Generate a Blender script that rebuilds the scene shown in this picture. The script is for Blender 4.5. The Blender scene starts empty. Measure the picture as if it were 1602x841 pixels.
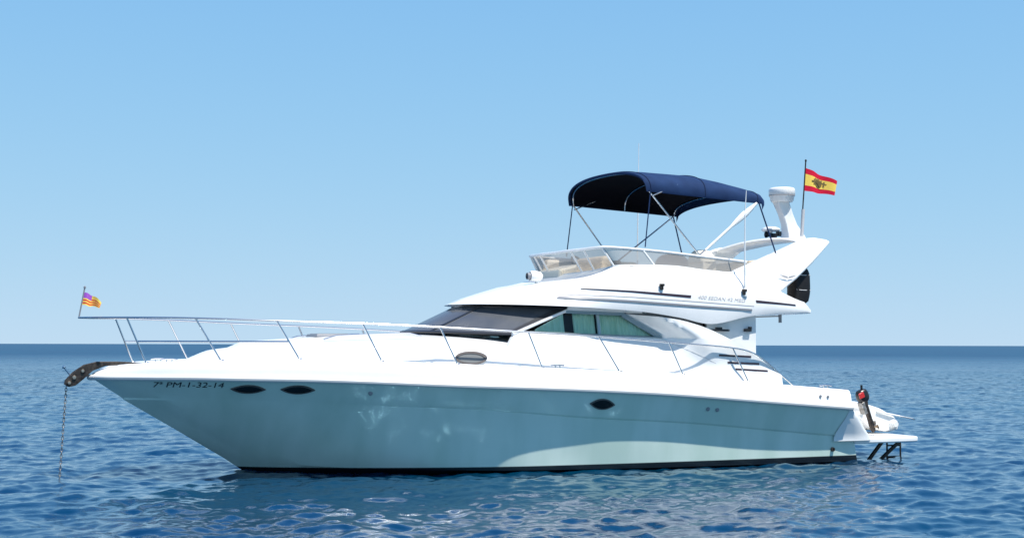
import bpy, bmesh, math, random
import numpy as np
from mathutils import Vector, Matrix
R = math.radians
random.seed(4)
C = bpy.context.scene.collection
sc = bpy.context.scene

# ------------------------------------------------------------------ camera, sky, sun, exposure
cam_d = bpy.data.cameras.new('camera'); cam = bpy.data.objects.new('camera', cam_d); C.objects.link(cam)
cam_d.sensor_width = 36; cam_d.sensor_fit = 'HORIZONTAL'; cam_d.lens = 51.685
cam_d.clip_start = 0.05; cam_d.clip_end = 200000
_p, _r = R(2.947), R(0.13)
_f = Vector((0, math.cos(_p), math.sin(_p))); _u = Vector((0, -math.sin(_p), math.cos(_p))); _x = Vector((1, 0, 0))
_x2 = _x*math.cos(_r) + _u*math.sin(_r); _u2 = -_x*math.sin(_r) + _u*math.cos(_r)
cam.matrix_world = Matrix(((_x2.x, _u2.x, -_f.x, 0), (_x2.y, _u2.y, -_f.y, 0), (_x2.z, _u2.z, -_f.z, 2.0), (0, 0, 0, 1)))
sc.camera = cam

SUN_EL, SUN_AZ = R(66.5), math.atan2(0.70, -0.715)          # azimuth measured from +Y towards +X
world = bpy.data.worlds.new('World'); sc.world = world; world.use_nodes = True
wn = world.node_tree.nodes; wl = world.node_tree.links
sky = wn.new('ShaderNodeTexSky'); sky.sky_type = 'NISHITA'; sky.sun_disc = False
sky.sun_elevation = SUN_EL; sky.sun_rotation = SUN_AZ; sky.altitude = 0
sky.air_density = 0.5; sky.dust_density = 0.0; sky.ozone_density = 8.0
bg = wn['Background']; bg.inputs['Strength'].default_value = 0.073
# clear, saturated summer sky: each channel of the sky levels off towards the horizon (c*m/(c+a)), the zenith is a little deeper
def vmath(op, a, v=None):
    n = wn.new('ShaderNodeVectorMath'); n.operation = op; wl.new(a, n.inputs[0])
    if v is not None:
        if isinstance(v, tuple): n.inputs[1].default_value = v
        else: wl.new(v, n.inputs[1])
    return n.outputs[0]
_den = vmath('ADD', sky.outputs['Color'], (1.25, 0.8, 0.22))
_col = vmath('MULTIPLY', vmath('DIVIDE', sky.outputs['Color'], _den), (6.28, 7.70, 8.85))
_tc = wn.new('ShaderNodeTexCoord'); _sp = wn.new('ShaderNodeSeparateXYZ'); wl.new(_tc.outputs['Generated'], _sp.inputs[0])
_mr = wn.new('ShaderNodeMapRange'); _mr.interpolation_type = 'SMOOTHSTEP'
for k, v in (('From Min', .2), ('From Max', .8), ('To Min', 0.0), ('To Max', 1.0)): _mr.inputs[k].default_value = v
wl.new(_sp.outputs['Z'], _mr.inputs['Value'])
_zen = wn.new('ShaderNodeMix'); _zen.data_type = 'RGBA'; wl.new(_mr.outputs['Result'], _zen.inputs['Factor'])
_zen.inputs['A'].default_value = (1, 1, 1, 1); _zen.inputs['B'].default_value = (.38, .52, .70, 1)
wl.new(vmath('MULTIPLY', _col, _zen.outputs['Result']), bg.inputs['Color'])
sun_d = bpy.data.lights.new('sun', 'SUN'); sun_d.energy = 5.0; sun_d.angle = R(0.53); sun_d.color = (1, 0.955, 0.89)
sun = bpy.data.objects.new('sun', sun_d); C.objects.link(sun)
sdir = Vector((math.sin(SUN_AZ)*math.cos(SUN_EL), math.cos(SUN_AZ)*math.cos(SUN_EL), math.sin(SUN_EL)))
sun.rotation_euler = sdir.to_track_quat('Z', 'Y').to_euler(); sun.location = (0, 0, 40)
sc.view_settings.view_transform = 'Standard'; sc.view_settings.look = 'None'
sc.view_settings.exposure = 0.5; sc.view_settings.gamma = 1.0; sc.view_settings.use_curve_mapping = False
sc.render.engine = 'CYCLES'
sc.cycles.use_denoising = True; sc.cycles.blur_glossy = 0.4; sc.cycles.sample_clamp_indirect = 40
sc.cycles.max_bounces = 8; sc.cycles.transparent_max_bounces = 12

# ------------------------------------------------------------------ helpers
def smooth(t): t = max(0., min(1., t)); return t*t*(3-2*t)
def spline(pts, n, us=None):
    """natural cubic spline through pts by chord length -> n points"""
    p = np.asarray(pts, float); d = np.r_[0, np.cumsum(np.linalg.norm(np.diff(p, axis=0), axis=1))]
    h = np.diff(d); m = len(d); A = np.eye(m); B = np.zeros_like(p)
    for i in range(1, m-1):
        A[i, i-1] = h[i-1]; A[i, i] = 2*(h[i-1]+h[i]); A[i, i+1] = h[i]
        B[i] = 6*((p[i+1]-p[i])/h[i] - (p[i]-p[i-1])/h[i-1])
    M = np.linalg.solve(A, B)
    u = np.linspace(0, 1, n)*d[-1] if us is None else np.asarray(us)*d[-1]
    k = np.clip(np.searchsorted(d, u, 'right')-1, 0, m-2); t = (u-d[k])[:, None]; hk = h[k][:, None]
    a, b = hk-t, t
    return (M[k]*a**3 + M[k+1]*b**3)/(6*hk) + (p[k]/hk - M[k]*hk/6)*a + (p[k+1]/hk - M[k+1]*hk/6)*b
def pchip(xs, ys, q):
    x = np.asarray(xs, float); y = np.asarray(ys, float); h = np.diff(x)[:, None] if y.ndim > 1 else np.diff(x)
    dl = np.diff(y, axis=0)/h; m = np.zeros_like(y)
    a, b = dl[:-1], dl[1:]; s = (a*b) > 0
    m[1:-1] = np.where(s, 2*a*b/np.where(s, a+b, 1), 0); m[0] = dl[0]; m[-1] = dl[-1]
    q = np.atleast_1d(np.asarray(q, float)); k = np.clip(np.searchsorted(x, q, 'right')-1, 0, len(x)-2)
    hh = np.diff(x)[k]; t = (q-x[k])/hh
    if y.ndim > 1: hh = hh[:, None]; t = t[:, None]
    return ((2*t**3-3*t**2+1)*y[k] + (t**3-2*t**2+t)*hh*m[k] + (-2*t**3+3*t**2)*y[k+1] + (t**3-t**2)*hh*m[k+1])
def keyed(keys, per):
    k = np.asarray(keys, float); return pchip(np.arange(len(k)), k, np.linspace(0, len(k)-1, (len(k)-1)*per+1))

class MB:
    """collects shapes; build() links them as ONE mesh object"""
    def __init__(s): s.v = []; s.f = []
    def add(s, vs, fs):
        o = len(s.v); s.v += [tuple(map(float, p)) for p in vs]; s.f += [tuple(i+o for i in f) for f in fs]; return s
    def loft(s, rows, close_u=False, close_v=False, cap0=False, cap1=False):
        n, m = len(rows), len(rows[0]); vs = [p for r in rows for p in r]; fs = []
        for i in range(n if close_u else n-1):
            for j in range(m if close_v else m-1):
                a, b = i, (i+1) % n; c, d = j, (j+1) % m
                fs.append((a*m+c, a*m+d, b*m+d, b*m+c))
        if cap0: fs.append(tuple(range(m))[::-1])
        if cap1: fs.append(tuple((n-1)*m+j for j in range(m)))
        return s.add(vs, fs)
    def tube(s, path, r, seg=8, closed=False):
        P = [Vector(p) for p in path]; n = len(P); rr = r if hasattr(r, '__len__') else [r]*n; rows = []; nrm = None
        for i in range(n):
            t = (P[(i+1) % n]-P[i-1]) if closed else (P[min(i+1, n-1)]-P[max(i-1, 0)])
            t.normalize()
            if nrm is None: nrm = t.orthogonal().normalized()
            nrm = (nrm - t*nrm.dot(t)).normalized(); b = t.cross(nrm)
            rows.append([P[i]+rr[i]*(math.cos(2*math.pi*k/seg)*nrm+math.sin(2*math.pi*k/seg)*b) for k in range(seg)])
        return s.loft(rows, close_u=closed, close_v=True, cap0=not closed, cap1=not closed)
    def lathe(s, prof, c=(0, 0, 0), axis='Z', seg=24, rot=None):
        rows = []
        for k in range(seg):
            a = 2*math.pi*k/seg; row = []
            for r_, h_ in prof:
                q = Vector((r_*math.cos(a), r_*math.sin(a), h_))
                if axis == 'X': q = Vector((q.z, q.x, q.y))
                if axis == 'Y': q = Vector((q.x, q.z, q.y))
                if rot is not None: q = rot @ q
                row.append(q+Vector(c))
            rows.append(row)
        return s.loft(rows, close_u=True)
    def box(s, c, d, rot=None):
        vs = []
        for x in (-.5, .5):
            for y in (-.5, .5):
                for z in (-.5, .5):
                    q = Vector((x*d[0], y*d[1], z*d[2]))
                    if rot is not None: q = rot @ q
                    vs.append(q+Vector(c))
        return s.add(vs, [(0, 1, 3, 2), (4, 6, 7, 5), (0, 4, 5, 1), (2, 3, 7, 6), (0, 2, 6, 4), (1, 5, 7, 3)])
    def bar(s, p, q, w, h, up=(0, 0, 1)):
        p, q = Vector(p), Vector(q); t = (q-p).normalized(); u = Vector(up); sd = t.cross(u).normalized(); u = sd.cross(t)
        rows = [[o+sd*w*a+u*h*b for a, b in ((-.5, -.5), (.5, -.5), (.5, .5), (-.5, .5))] for o in (p, q)]
        return s.loft(rows, close_v=True, cap0=True, cap1=True)
    def prism(s, a, b):
        """closed solid between two outlines with the same number of points"""
        return s.loft([a, b], close_v=True, cap0=True, cap1=True)
    def mirror(s):
        o = len(s.v); vs = [(x, -y, z) for x, y, z in s.v]; fs = [tuple(reversed(f)) for f in s.f]; return s.add(vs, fs)
    def build(s, name, m, parent=None, sharp=35, bevel=0, weld=True, props=None):
        me = bpy.data.meshes.new(name); bm = bmesh.new()
        bv = [bm.verts.new(p) for p in s.v]
        for f in s.f:
            try: bm.faces.new([bv[i] for i in f])
            except ValueError: pass
        if weld: bmesh.ops.remove_doubles(bm, verts=bm.verts, dist=2e-4)
        bmesh.ops.recalc_face_normals(bm, faces=bm.faces)
        bm.to_mesh(me); bm.free()
        o = bpy.data.objects.new(name, me); C.objects.link(o)
        for f in me.polygons: f.use_smooth = True
        try: me.set_sharp_from_angle(angle=R(sharp))
        except Exception: pass
        if bevel:
            b = o.modifiers.new('bevel', 'BEVEL'); b.width = bevel; b.segments = 3; b.limit_method = 'ANGLE'; b.angle_limit = R(35)
        me.materials.append(m)
        if parent: o.parent = parent
        if props: 
            for k, v in props.items(): o[k] = v
        return o

def mat(name, col, rough=.4, metal=0., spec=.5, coat=0., **kw):
    m = bpy.data.materials.new(name); m.use_nodes = True; b = m.node_tree.nodes['Principled BSDF']
    b.inputs['Base Color'].default_value = (*col, 1); b.inputs['Roughness'].default_value = rough
    b.inputs['Metallic'].default_value = metal; b.inputs['Specular IOR Level'].default_value = spec
    b.inputs['Coat Weight'].default_value = coat; b.inputs['Coat Roughness'].default_value = .06
    return m
def vary(m, c1, c2, scale=4., stretch=(1, 1, 1), rough=None, bump=0., bscale=60., detail=5):
    """break a flat colour up with two-tone noise (own colour, not light)"""
    nt = m.node_tree; N = nt.nodes; L = nt.links; b = N['Principled BSDF']
    tc = N.new('ShaderNodeTexCoord'); mp = N.new('ShaderNodeMapping'); mp.inputs['Scale'].default_value = stretch
    L.new(tc.outputs['Object'], mp.inputs['Vector'])
    nz = N.new('ShaderNodeTexNoise'); nz.inputs['Scale'].default_value = scale; nz.inputs['Detail'].default_value = detail
    L.new(mp.outputs['Vector'], nz.inputs['Vector'])
    rp = N.new('ShaderNodeValToRGB'); rp.color_ramp.elements[0].position = .35; rp.color_ramp.elements[1].position = .7
    rp.color_ramp.elements[0].color = (*c1, 1); rp.color_ramp.elements[1].color = (*c2, 1)
    L.new(nz.outputs['Fac'], rp.inputs['Fac']); L.new(rp.outputs['Color'], b.inputs['Base Color'])
    if rough:
        mr = N.new('ShaderNodeMapRange'); mr.inputs['To Min'].default_value = rough[0]; mr.inputs['To Max'].default_value = rough[1]
        L.new(nz.outputs['Fac'], mr.inputs['Value']); L.new(mr.outputs['Result'], b.inputs['Roughness'])
    if bump:
        n2 = N.new('ShaderNodeTexNoise'); n2.inputs['Scale'].default_value = bscale; n2.inputs['Detail'].default_value = 3
        L.new(tc.outputs['Object'], n2.inputs['Vector'])
        bp = N.new('ShaderNodeBump'); bp.inputs['Strength'].default_value = 1; bp.inputs['Distance'].default_value = bump
        L.new(n2.outputs['Fac'], bp.inputs['Height']); L.new(bp.outputs['Normal'], b.inputs['Normal'])
    return m

def glass(name, tint, fres=1.45, rough=.0, body=0., bodycol=(.02, .03, .03)):
    m = bpy.data.materials.new(name); m.use_nodes = True; N = m.node_tree.nodes; L = m.node_tree.links
    N.remove(N['Principled BSDF']); out = N['Material Output']
    tr = N.new('ShaderNodeBsdfTransparent'); tr.inputs['Color'].default_value = (*tint, 1)
    base = tr
    if body:
        df = N.new('ShaderNodeBsdfDiffuse'); df.inputs['Color'].default_value = (*bodycol, 1)
        mx0 = N.new('ShaderNodeMixShader'); mx0.inputs['Fac'].default_value = body
        L.new(tr.outputs[0], mx0.inputs[1]); L.new(df.outputs[0], mx0.inputs[2]); base = mx0
    gl = N.new('ShaderNodeBsdfGlossy'); gl.inputs['Roughness'].default_value = rough
    fr = N.new('ShaderNodeFresnel'); fr.inputs['IOR'].default_value = fres
    mx = N.new('ShaderNodeMixShader'); L.new(fr.outputs[0], mx.inputs['Fac']); L.new(base.outputs[0], mx.inputs[1]); L.new(gl.outputs[0], mx.inputs[2])
    L.new(mx.outputs[0], out.inputs['Surface']); return m

M = {}
M['gel'] = vary(mat('white_gelcoat', (.8, .8, .78), .22, coat=.25), (.76, .765, .75), (.83, .83, .815), 1.6, rough=(.18, .34))
M['gel2'] = vary(mat('nonskid_white', (.78, .78, .75), .5), (.72, .72, .69), (.8, .8, .775), 3., rough=(.4, .6), bump=.0015, bscale=180)
M['chrome'] = mat('stainless_steel', (.66, .66, .66), .25, 1.0)
M['dark_steel'] = vary(mat('weathered_dark_steel', (.05, .045, .04), .4, .6), (.025, .02, .018), (.10, .08, .065), 14, rough=(.3, .6))
M['black'] = mat('black_rubber', (.009, .009, .01), .6, spec=.3)
M['blackp'] = mat('black_plastic', (.012, .012, .013), .3)
M['grey'] = mat('grey_trim', (.22, .23, .25), .4)
M['greyl'] = mat('light_grey_vinyl', (.5, .5, .5), .45)
M['stripe'] = mat('dark_pinstripe', (.035, .02, .03), .35)
M['letters'] = mat('dark_lettering', (.012, .014, .02), .5)
M['faint'] = mat('pale_grey_lettering', (.42, .40, .40), .5)
M['navy'] = vary(mat('navy_canvas', (.010, .03, .09), .85, spec=.2), (.008, .026, .08), (.013, .038, .11), 3.5, bump=.004, bscale=9)
M['rim'] = mat('bronze_grey_rim', (.13, .11, .10), .35, .3)
M['ovalglass'] = mat('grey_port_glass', (.17, .175, .17), .15)
M['seam'] = mat('navy_seam_tape', (.006, .016, .05), .8, spec=.2)
M['wframe'] = mat('dark_window_frame', (.022, .024, .028), .35)
M['under_shade'] = mat('canopy_shade_black', (.004, .0045, .008), .9, spec=.1)  # shade under the bimini, put into a black colour
M['beige'] = vary(mat('beige_vinyl', (.76, .63, .46), .55), (.72, .59, .42), (.8, .68, .52), 5, bump=.001, bscale=60)
M['cream'] = mat('cream_vinyl', (.74, .68, .56), .5)
M['tealframe'] = mat('aluminium_frame', (.28, .36, .38), .35, .5)
M['glass_dark'] = vary(mat('dark_tinted_glass', (.05, .055, .065), .12, spec=.5), (.072, .08, .092), (.105, .11, .115), 2.2, rough=(.16, .34))
M['glass_smoke'] = glass('smoked_acrylic', (.68, .69, .69), body=.48, bodycol=(.42, .40, .37))
M['glass_green'] = glass('green_tinted_glass', (.80, .97, .90))
M['glass_port'] = mat('portlight_glass', (.012, .013, .013), .12, spec=.35)
M['curtain'] = vary(mat('pale_curtain', (.66, .72, .58), .85, spec=.1), (.70, .78, .64), (.9, .92, .82), 5, stretch=(5, 1, .3))
M['interior'] = mat('unlit_cabin_dark', (.03, .022, .016), .7)  # dimness of the saloon, put into the colour
M['rubrail'] = mat('white_rub_rail', (.62, .62, .6), .4)
M['white_tube'] = vary(mat('white_inflatable_fabric', (.8, .8, .78), .4), (.74, .74, .71), (.82, .82, .8), 6)
M['red'] = mat('red_plastic', (.5, .02, .02), .3)
M['fred'] = mat('red_flag_cloth', (.62, .015, .045), .8, spec=.1)
M['fyel'] = mat('yellow_flag_cloth', (.88, .62, .12), .8, spec=.1)
M['fpur'] = mat('purple_flag_cloth', (.34, .10, .50), .8, spec=.1)
M['fgrey'] = mat('flag_emblem_print', (.2, .15, .06), .8, spec=.1)
M['galv'] = vary(mat('galvanised_chain', (.3, .29, .27), .5, .7), (.2, .18, .15), (.42, .41, .4), 20)
M['lightlens'] = mat('clear_lens', (.4, .42, .42), .1)
M['brass'] = mat('bronze_bolt', (.5, .42, .33), .3, .9)

# hull paint: white topsides with the sea's teal light put into the colour, black antifouling up to the boot line, faint run-off streaks
hm = mat('hull_gelcoat', (.78, .79, .78), .16, coat=.4); M['hull'] = hm
nt = hm.node_tree; N = nt.nodes; L = nt.links; b = N['Principled BSDF']
tc = N.new('ShaderNodeTexCoord'); sx = N.new('ShaderNodeSeparateXYZ'); L.new(tc.outputs['Object'], sx.inputs[0])
mp = N.new('ShaderNodeMapping'); mp.inputs['Scale'].default_value = (1.0, .5, .3); L.new(tc.outputs['Object'], mp.inputs['Vector'])
nz = N.new('ShaderNodeTexNoise'); nz.inputs['Scale'].default_value = 1.5; nz.inputs['Detail'].default_value = 6; L.new(mp.outputs[0], nz.inputs['Vector'])
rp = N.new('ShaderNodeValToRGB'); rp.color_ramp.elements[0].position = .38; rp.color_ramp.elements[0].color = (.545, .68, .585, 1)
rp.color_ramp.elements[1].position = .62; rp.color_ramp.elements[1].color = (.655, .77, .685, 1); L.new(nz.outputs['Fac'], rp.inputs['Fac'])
bl = N.new('ShaderNodeMapRange'); bl.inputs['From Min'].default_value = .10; bl.inputs['From Max'].default_value = .112; L.new(sx.outputs['Z'], bl.inputs['Value'])
mx = N.new('ShaderNodeMix'); mx.data_type = 'RGBA'; mx.inputs['A'].default_value = (.008, .009, .010, 1)
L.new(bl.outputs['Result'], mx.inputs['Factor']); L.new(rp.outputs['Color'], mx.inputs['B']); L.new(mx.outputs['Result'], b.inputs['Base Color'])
mr = N.new('ShaderNodeMapRange'); mr.inputs['To Min'].default_value = .12; mr.inputs['To Max'].default_value = .3
L.new(nz.outputs['Fac'], mr.inputs['Value']); L.new(mr.outputs['Result'], b.inputs['Roughness'])

# ------------------------------------------------------------------ sea
def patch(N_, L_, seed, wind, lam0, rms, pw):
    rng = np.random.default_rng(seed); k1 = 2*np.pi*np.fft.fftfreq(N_, L_/N_); kx, ky = np.meshgrid(k1, k1, indexing='ij')
    k = np.hypot(kx, ky); k[0, 0] = 1; k0 = 2*np.pi/lam0
    cosw = (kx*math.cos(wind)+ky*math.sin(wind))/k
    S = k**-pw*np.exp(-1.1*(k0/k)**2)*(.35+.65*cosw**2)*np.exp(-(k/55.)**2); S[0, 0] = 0
    hgt = np.real(np.fft.ifft2(np.sqrt(S)*(rng.normal(size=S.shape)+1j*rng.normal(size=S.shape))))
    return hgt/hgt.std()*rms
def sample(h, L_, x, y):
    n = h.shape[0]; u = (x/L_*n) % n; v = (y/L_*n) % n; i = u.astype(int); j = v.astype(int); a = u-i; c = v-j; i1 = (i+1) % n; j1 = (j+1) % n; i %= n; j %= n
    return (h[i, j]*(1-a)+h[i1, j]*a)*(1-c) + (h[i, j1]*(1-a)+h[i1, j1]*a)*c
def build_sea():
    rad = [.0, 1., 2., 3.5, 5., 6.5, 8., 9.]
    while rad[-1] < 120: rad.append(rad[-1]*1.0037)
    while rad[-1] < 600: rad.append(rad[-1]*1.006)
    while rad[-1] < 3000: rad.append(rad[-1]*1.014)
    while rad[-1] < 60000: rad.append(rad[-1]*1.09)
    rad = np.array(rad[1:])
    ang = np.concatenate([np.arange(-.50, .5001, .0016), np.linspace(.55, 2*np.pi-.55, 90)])      # from +Y, clockwise
    rr, aa = np.meshgrid(rad, ang, indexing='ij'); x = rr*np.sin(aa); y = rr*np.cos(aa)
    A = patch(1024, 43., 3, 1.9, 1.1, .0125, 3.35); B = patch(1024, 71., 8, .4, 3.4, .018, 3.7)
    c, s = math.cos(.6), math.sin(.6)
    z = sample(A, 43., x, y) + sample(B, 71., x*c-y*s, x*s+y*c)
    z *= np.clip((3000-rr)/2400, 0, 1)*np.clip(rr/6, 0, 1)
    nr, na = rr.shape
    v = np.stack([x, y, z], -1).reshape(-1, 3).astype(np.float32); v = np.vstack([v, [[0, 0, 0]]]).astype(np.float32)
    i = np.arange(nr-1)[:, None]; j = np.arange(na)[None, :]; j2 = (j+1) % na
    q = np.stack([i*na+j, (i+1)*na+j, (i+1)*na+j2, i*na+j2], -1).reshape(-1, 4)
    cen = nr*na; tri = np.stack([np.full(na, cen), np.arange(na), (np.arange(na)+1) % na], -1)
    me = bpy.data.meshes.new('sea'); me.vertices.add(len(v)); me.vertices.foreach_set('co', v.ravel())
    loops = np.concatenate([q.ravel(), tri.ravel()]); me.loops.add(len(loops)); me.loops.foreach_set('vertex_index', loops.astype(np.int32))
    st = np.concatenate([np.arange(len(q))*4, len(q)*4+np.arange(len(tri))*3]).astype(np.int32)
    me.polygons.add(len(st)); me.polygons.foreach_set('loop_start', st)
    me.polygons.foreach_set('use_smooth', np.ones(len(st), bool)); me.update(calc_edges=True); me.validate()
    o = bpy.data.objects.new('sea', me); C.objects.link(o); o['kind'] = 'structure'
    if me.polygons[len(q)//2].normal.z < 0: me.flip_normals()
    m = mat('sea_water', (.004, .035, .055), .05, spec=.5); me.materials.append(m)
    nt = m.node_tree; N = nt.nodes; L = nt.links; b = N['Principled BSDF']; b.inputs['IOR'].default_value = 1.6; b.inputs['Specular Tint'].default_value = (.42, .80, 1, 1)
    ge = N.new('ShaderNodeNewGeometry'); hs = []
    for scl, w in ((6., .5), (19., .24)):
        n_ = N.new('ShaderNodeTexNoise'); n_.inputs['Scale'].default_value = scl; n_.inputs['Detail'].default_value = 4; n_.inputs['Roughness'].default_value = .6
        L.new(ge.outputs['Position'], n_.inputs['Vector']); k = N.new('ShaderNodeMath'); k.operation = 'MULTIPLY'; k.inputs[1].default_value = w
        L.new(n_.outputs['Fac'], k.inputs[0]); hs.append(k)
    ad = N.new('ShaderNodeMath'); L.new(hs[0].outputs[0], ad.inputs[0]); L.new(hs[1].outputs[0], ad.inputs[1])
    bp = N.new('ShaderNodeBump'); bp.inputs['Strength'].default_value = 1.; bp.inputs['Distance'].default_value = .010
    L.new(ad.outputs[0], bp.inputs['Height']); L.new(bp.outputs['Normal'], b.inputs['Normal'])
    ln = N.new('ShaderNodeVectorMath'); ln.operation = 'LENGTH'; L.new(ge.outputs['Position'], ln.inputs[0])
    lr = N.new('ShaderNodeMapRange')           # unresolved ripples far out act as roughness
    for k_, v_ in (('From Min', 15), ('From Max', 300), ('To Min', .05), ('To Max', .40)): lr.inputs[k_].default_value = v_
    L.new(ln.outputs['Value'], lr.inputs['Value']); L.new(lr.outputs['Result'], b.inputs['Roughness'])
    big = N.new('ShaderNodeTexNoise'); big.inputs['Scale'].default_value = .07; big.inputs['Detail'].default_value = 5; L.new(ge.outputs['Position'], big.inputs['Vector'])
    rp = N.new('ShaderNodeValToRGB'); rp.color_ramp.elements[0].position = .35; rp.color_ramp.elements[1].position = .68
    rp.color_ramp.elements[0].color = (.0005, .018, .056, 1); rp.color_ramp.elements[1].color = (.0008, .040, .084, 1)
    L.new(big.outputs['Fac'], rp.inputs['Fac']); L.new(rp.outputs['Color'], b.inputs['Base Color'])
    return o
build_sea()

# ------------------------------------------------------------------ the yacht (x forward, y to port, z up, origin at the transom on the water)
yacht = bpy.data.objects.new('motor_yacht', None); C.objects.link(yacht)
yacht.location = (5.26414541, 27.31067818, 0); yacht.rotation_euler = (0, 0, R(-155.59))
yacht['label'] = 'white flybridge motor yacht with navy bimini anchored on the blue sea'; yacht['category'] = 'yacht'
def thing(name, label, cat, loc=(0, 0, 0)):
    o = bpy.data.objects.new(name, None); C.objects.link(o); o.empty_display_size = .2
    o.matrix_world = yacht_mw @ Matrix.Translation(Vector(loc)); o['label'] = label; o['category'] = cat; return o
yacht_mw = Matrix.Translation(yacht.location) @ Matrix.Rotation(R(-155.59), 4, 'Z')
def shifted(mb, off):
    mb.v = [(a-off[0], b_-off[1], c-off[2]) for a, b_, c in mb.v]; return mb

NS = 110
us = 1-(1-np.linspace(0, 1, NS))**1.25
SHEER = [(.3, 2.06, .93), (1.2, 2.11, 1.0), (2.35, 2.15, 1.09), (3.6, 2.16, 1.19), (5.1, 2.15, 1.28), (6.5, 2.11, 1.34), (7.8, 2.03, 1.39), (9.1, 1.87, 1.45), (10.1, 1.63, 1.48), (10.75, 1.41, 1.49), (11.35, 1.12, 1.50), (11.9, .77, 1.50), (12.3, .45, 1.50), (12.58, .2, 1.50), (12.70, 0, 1.50)]
KNUCK = [(.1, 1.86, .43), (2, 1.93, .61), (3.5, 1.965, .75), (5.6, 1.95, .89), (7.2, 1.86, 1.03), (8.6, 1.69, 1.10), (9.65, 1.45, 1.15), (10.54, 1.12, 1.18), (11.2, .79, 1.19), (11.75, .44, 1.19), (12.24, 0, 1.19)]
CHINE = [(0, 1.79, .0), (2, 1.84, .01), (4, 1.845, .02), (5.2, 1.80, .03), (6.4, 1.71, .042), (7.0, 1.59, .05), (7.7, 1.40, .065), (8.6, 1.08, .09), (9.4, .74, .13), (10.1, .38, .18), (10.66, 0, .23)]
KEEL = [(0, 0, -.5), (3, 0, -.55), (6, 0, -.6), (9, 0, -.45), (10, 0, -.2), (10.35, 0, .02), (10.66, 0, .23)]
sh, kn, ch, ke = (spline(c, NS, us) for c in (SHEER, KNUCK, CHINE, KEEL))
for c in (sh, kn, ch): c[-1, 1] = 0; c[:, 1] = np.maximum(c[:, 1], 0)
knl = kn.copy(); fade = np.clip((12.24-kn[:, 0])/.8, .1, 1); knl[:, 1] = np.maximum(kn[:, 1]-.03*fade, 0); knl[:, 2] -= .028; knl[-1] = kn[-1]; knl[-1, 2] -= .02; knl[-1, 0] -= .03
rows = [ke, ch]
for v in (.14, .28, .43, .57, .72, .86):
    p = ch*(1-v)+knl*v; cc = np.clip((p[:, 0]-5)/5, 0, 1)*.075*math.sin(math.pi*v); p = p.copy(); p[:, 1] = np.maximum(p[:, 1]-cc*np.clip(p[:, 1]/.3, 0, 1), 0); rows.append(p)
rows += [knl, kn]
for v in (.33, .66, 1): rows.append(kn*(1-v)+sh*v)
H = MB().loft(rows); H.mirror()
n_ = NS
tr = [tuple(r[0]) for r in rows]; H.add(tr+[(x, -y, z) for x, y, z in tr[::-1]], [tuple(range(2*len(tr)))])
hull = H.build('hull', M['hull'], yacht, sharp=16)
def panelC(x, w):
    P = kn*(1-w)+sh*w; return np.array([np.interp(x, P[:, 0], P[:, i]) for i in range(3)])
def onC(x, w, off):
    p = panelC(x, w); a = panelC(x+.05, w)-panelC(x-.05, w); c = panelC(x, min(w+.1, 1))-panelC(x, w-.1)
    nn = np.cross(a, c); nn /= np.linalg.norm(nn); nn *= -1 if nn[1] < 0 else 1
    return p+nn*off
def sheer_at(x): return np.array([np.interp(x, sh[:, 0], sh[:, i]) for i in range(3)])

# rub rail
rr_p = sh.copy(); tg = np.gradient(sh, axis=0); out = np.stack([-tg[:, 1], tg[:, 0]], 1); out /= np.linalg.norm(out, axis=1)[:, None]
rr_p[:, :2] += out*.012
path = [tuple(p) for p in rr_p[:-1]]+[(12.72, 0, 1.5)]+[(x, -y, z) for x, y, z in rr_p[:-1][::-1]]
MB().tube(path, .042, 10).build('rub_rail', M['rubrail'], hull)

# deck moulding (toe, side deck, centre)
def toe_h(x): return np.interp(x, [.3, 1.5, 2.4, 3.6, 4.8, 6.2, 7.5, 9, 10, 11, 12, 12.4, 12.6, 12.72], [.29, .285, .29, .32, .30, .30, .31, .30, .29, .25, .21, .17, .11, .05])
hh = toe_h(sh[:, 0]); drows = []
for d_, k_ in ((0, 0.0), (.012, .35), (.035, .72), (.07, .93), (.11, 1.0), (.17, 1.0), (.2, .985), (.26, .975), (.6, .97)):
    p = sh.copy(); p[:, :2] -= out*d_; p[:, 1] = np.maximum(p[:, 1], 0); p[:, 2] += .02+hh*k_; drows.append(p)
p = sh.copy(); p[:, 1] = 0; p[:, 0] = np.minimum(p[:, 0], 12.2); p[:, 2] += hh*.97+.02; drows.append(p)
D = MB().loft(drows); D.mirror(); t0 = [tuple(r[0]) for r in drows]; D.add(t0+[(x, -y, z) for x, y, z in t0[::-1]], [tuple(range(2*len(t0)))])
deck = D.build('deck', M['gel'], yacht, sharp=40)
def toe(x):
    s = sheer_at(x); i = int(np.argmin(abs(sh[:, 0]-x))); q = s.copy(); q[:2] -= out[i]*.12; q[2] += toe_h(x)+.01; return q

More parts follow.
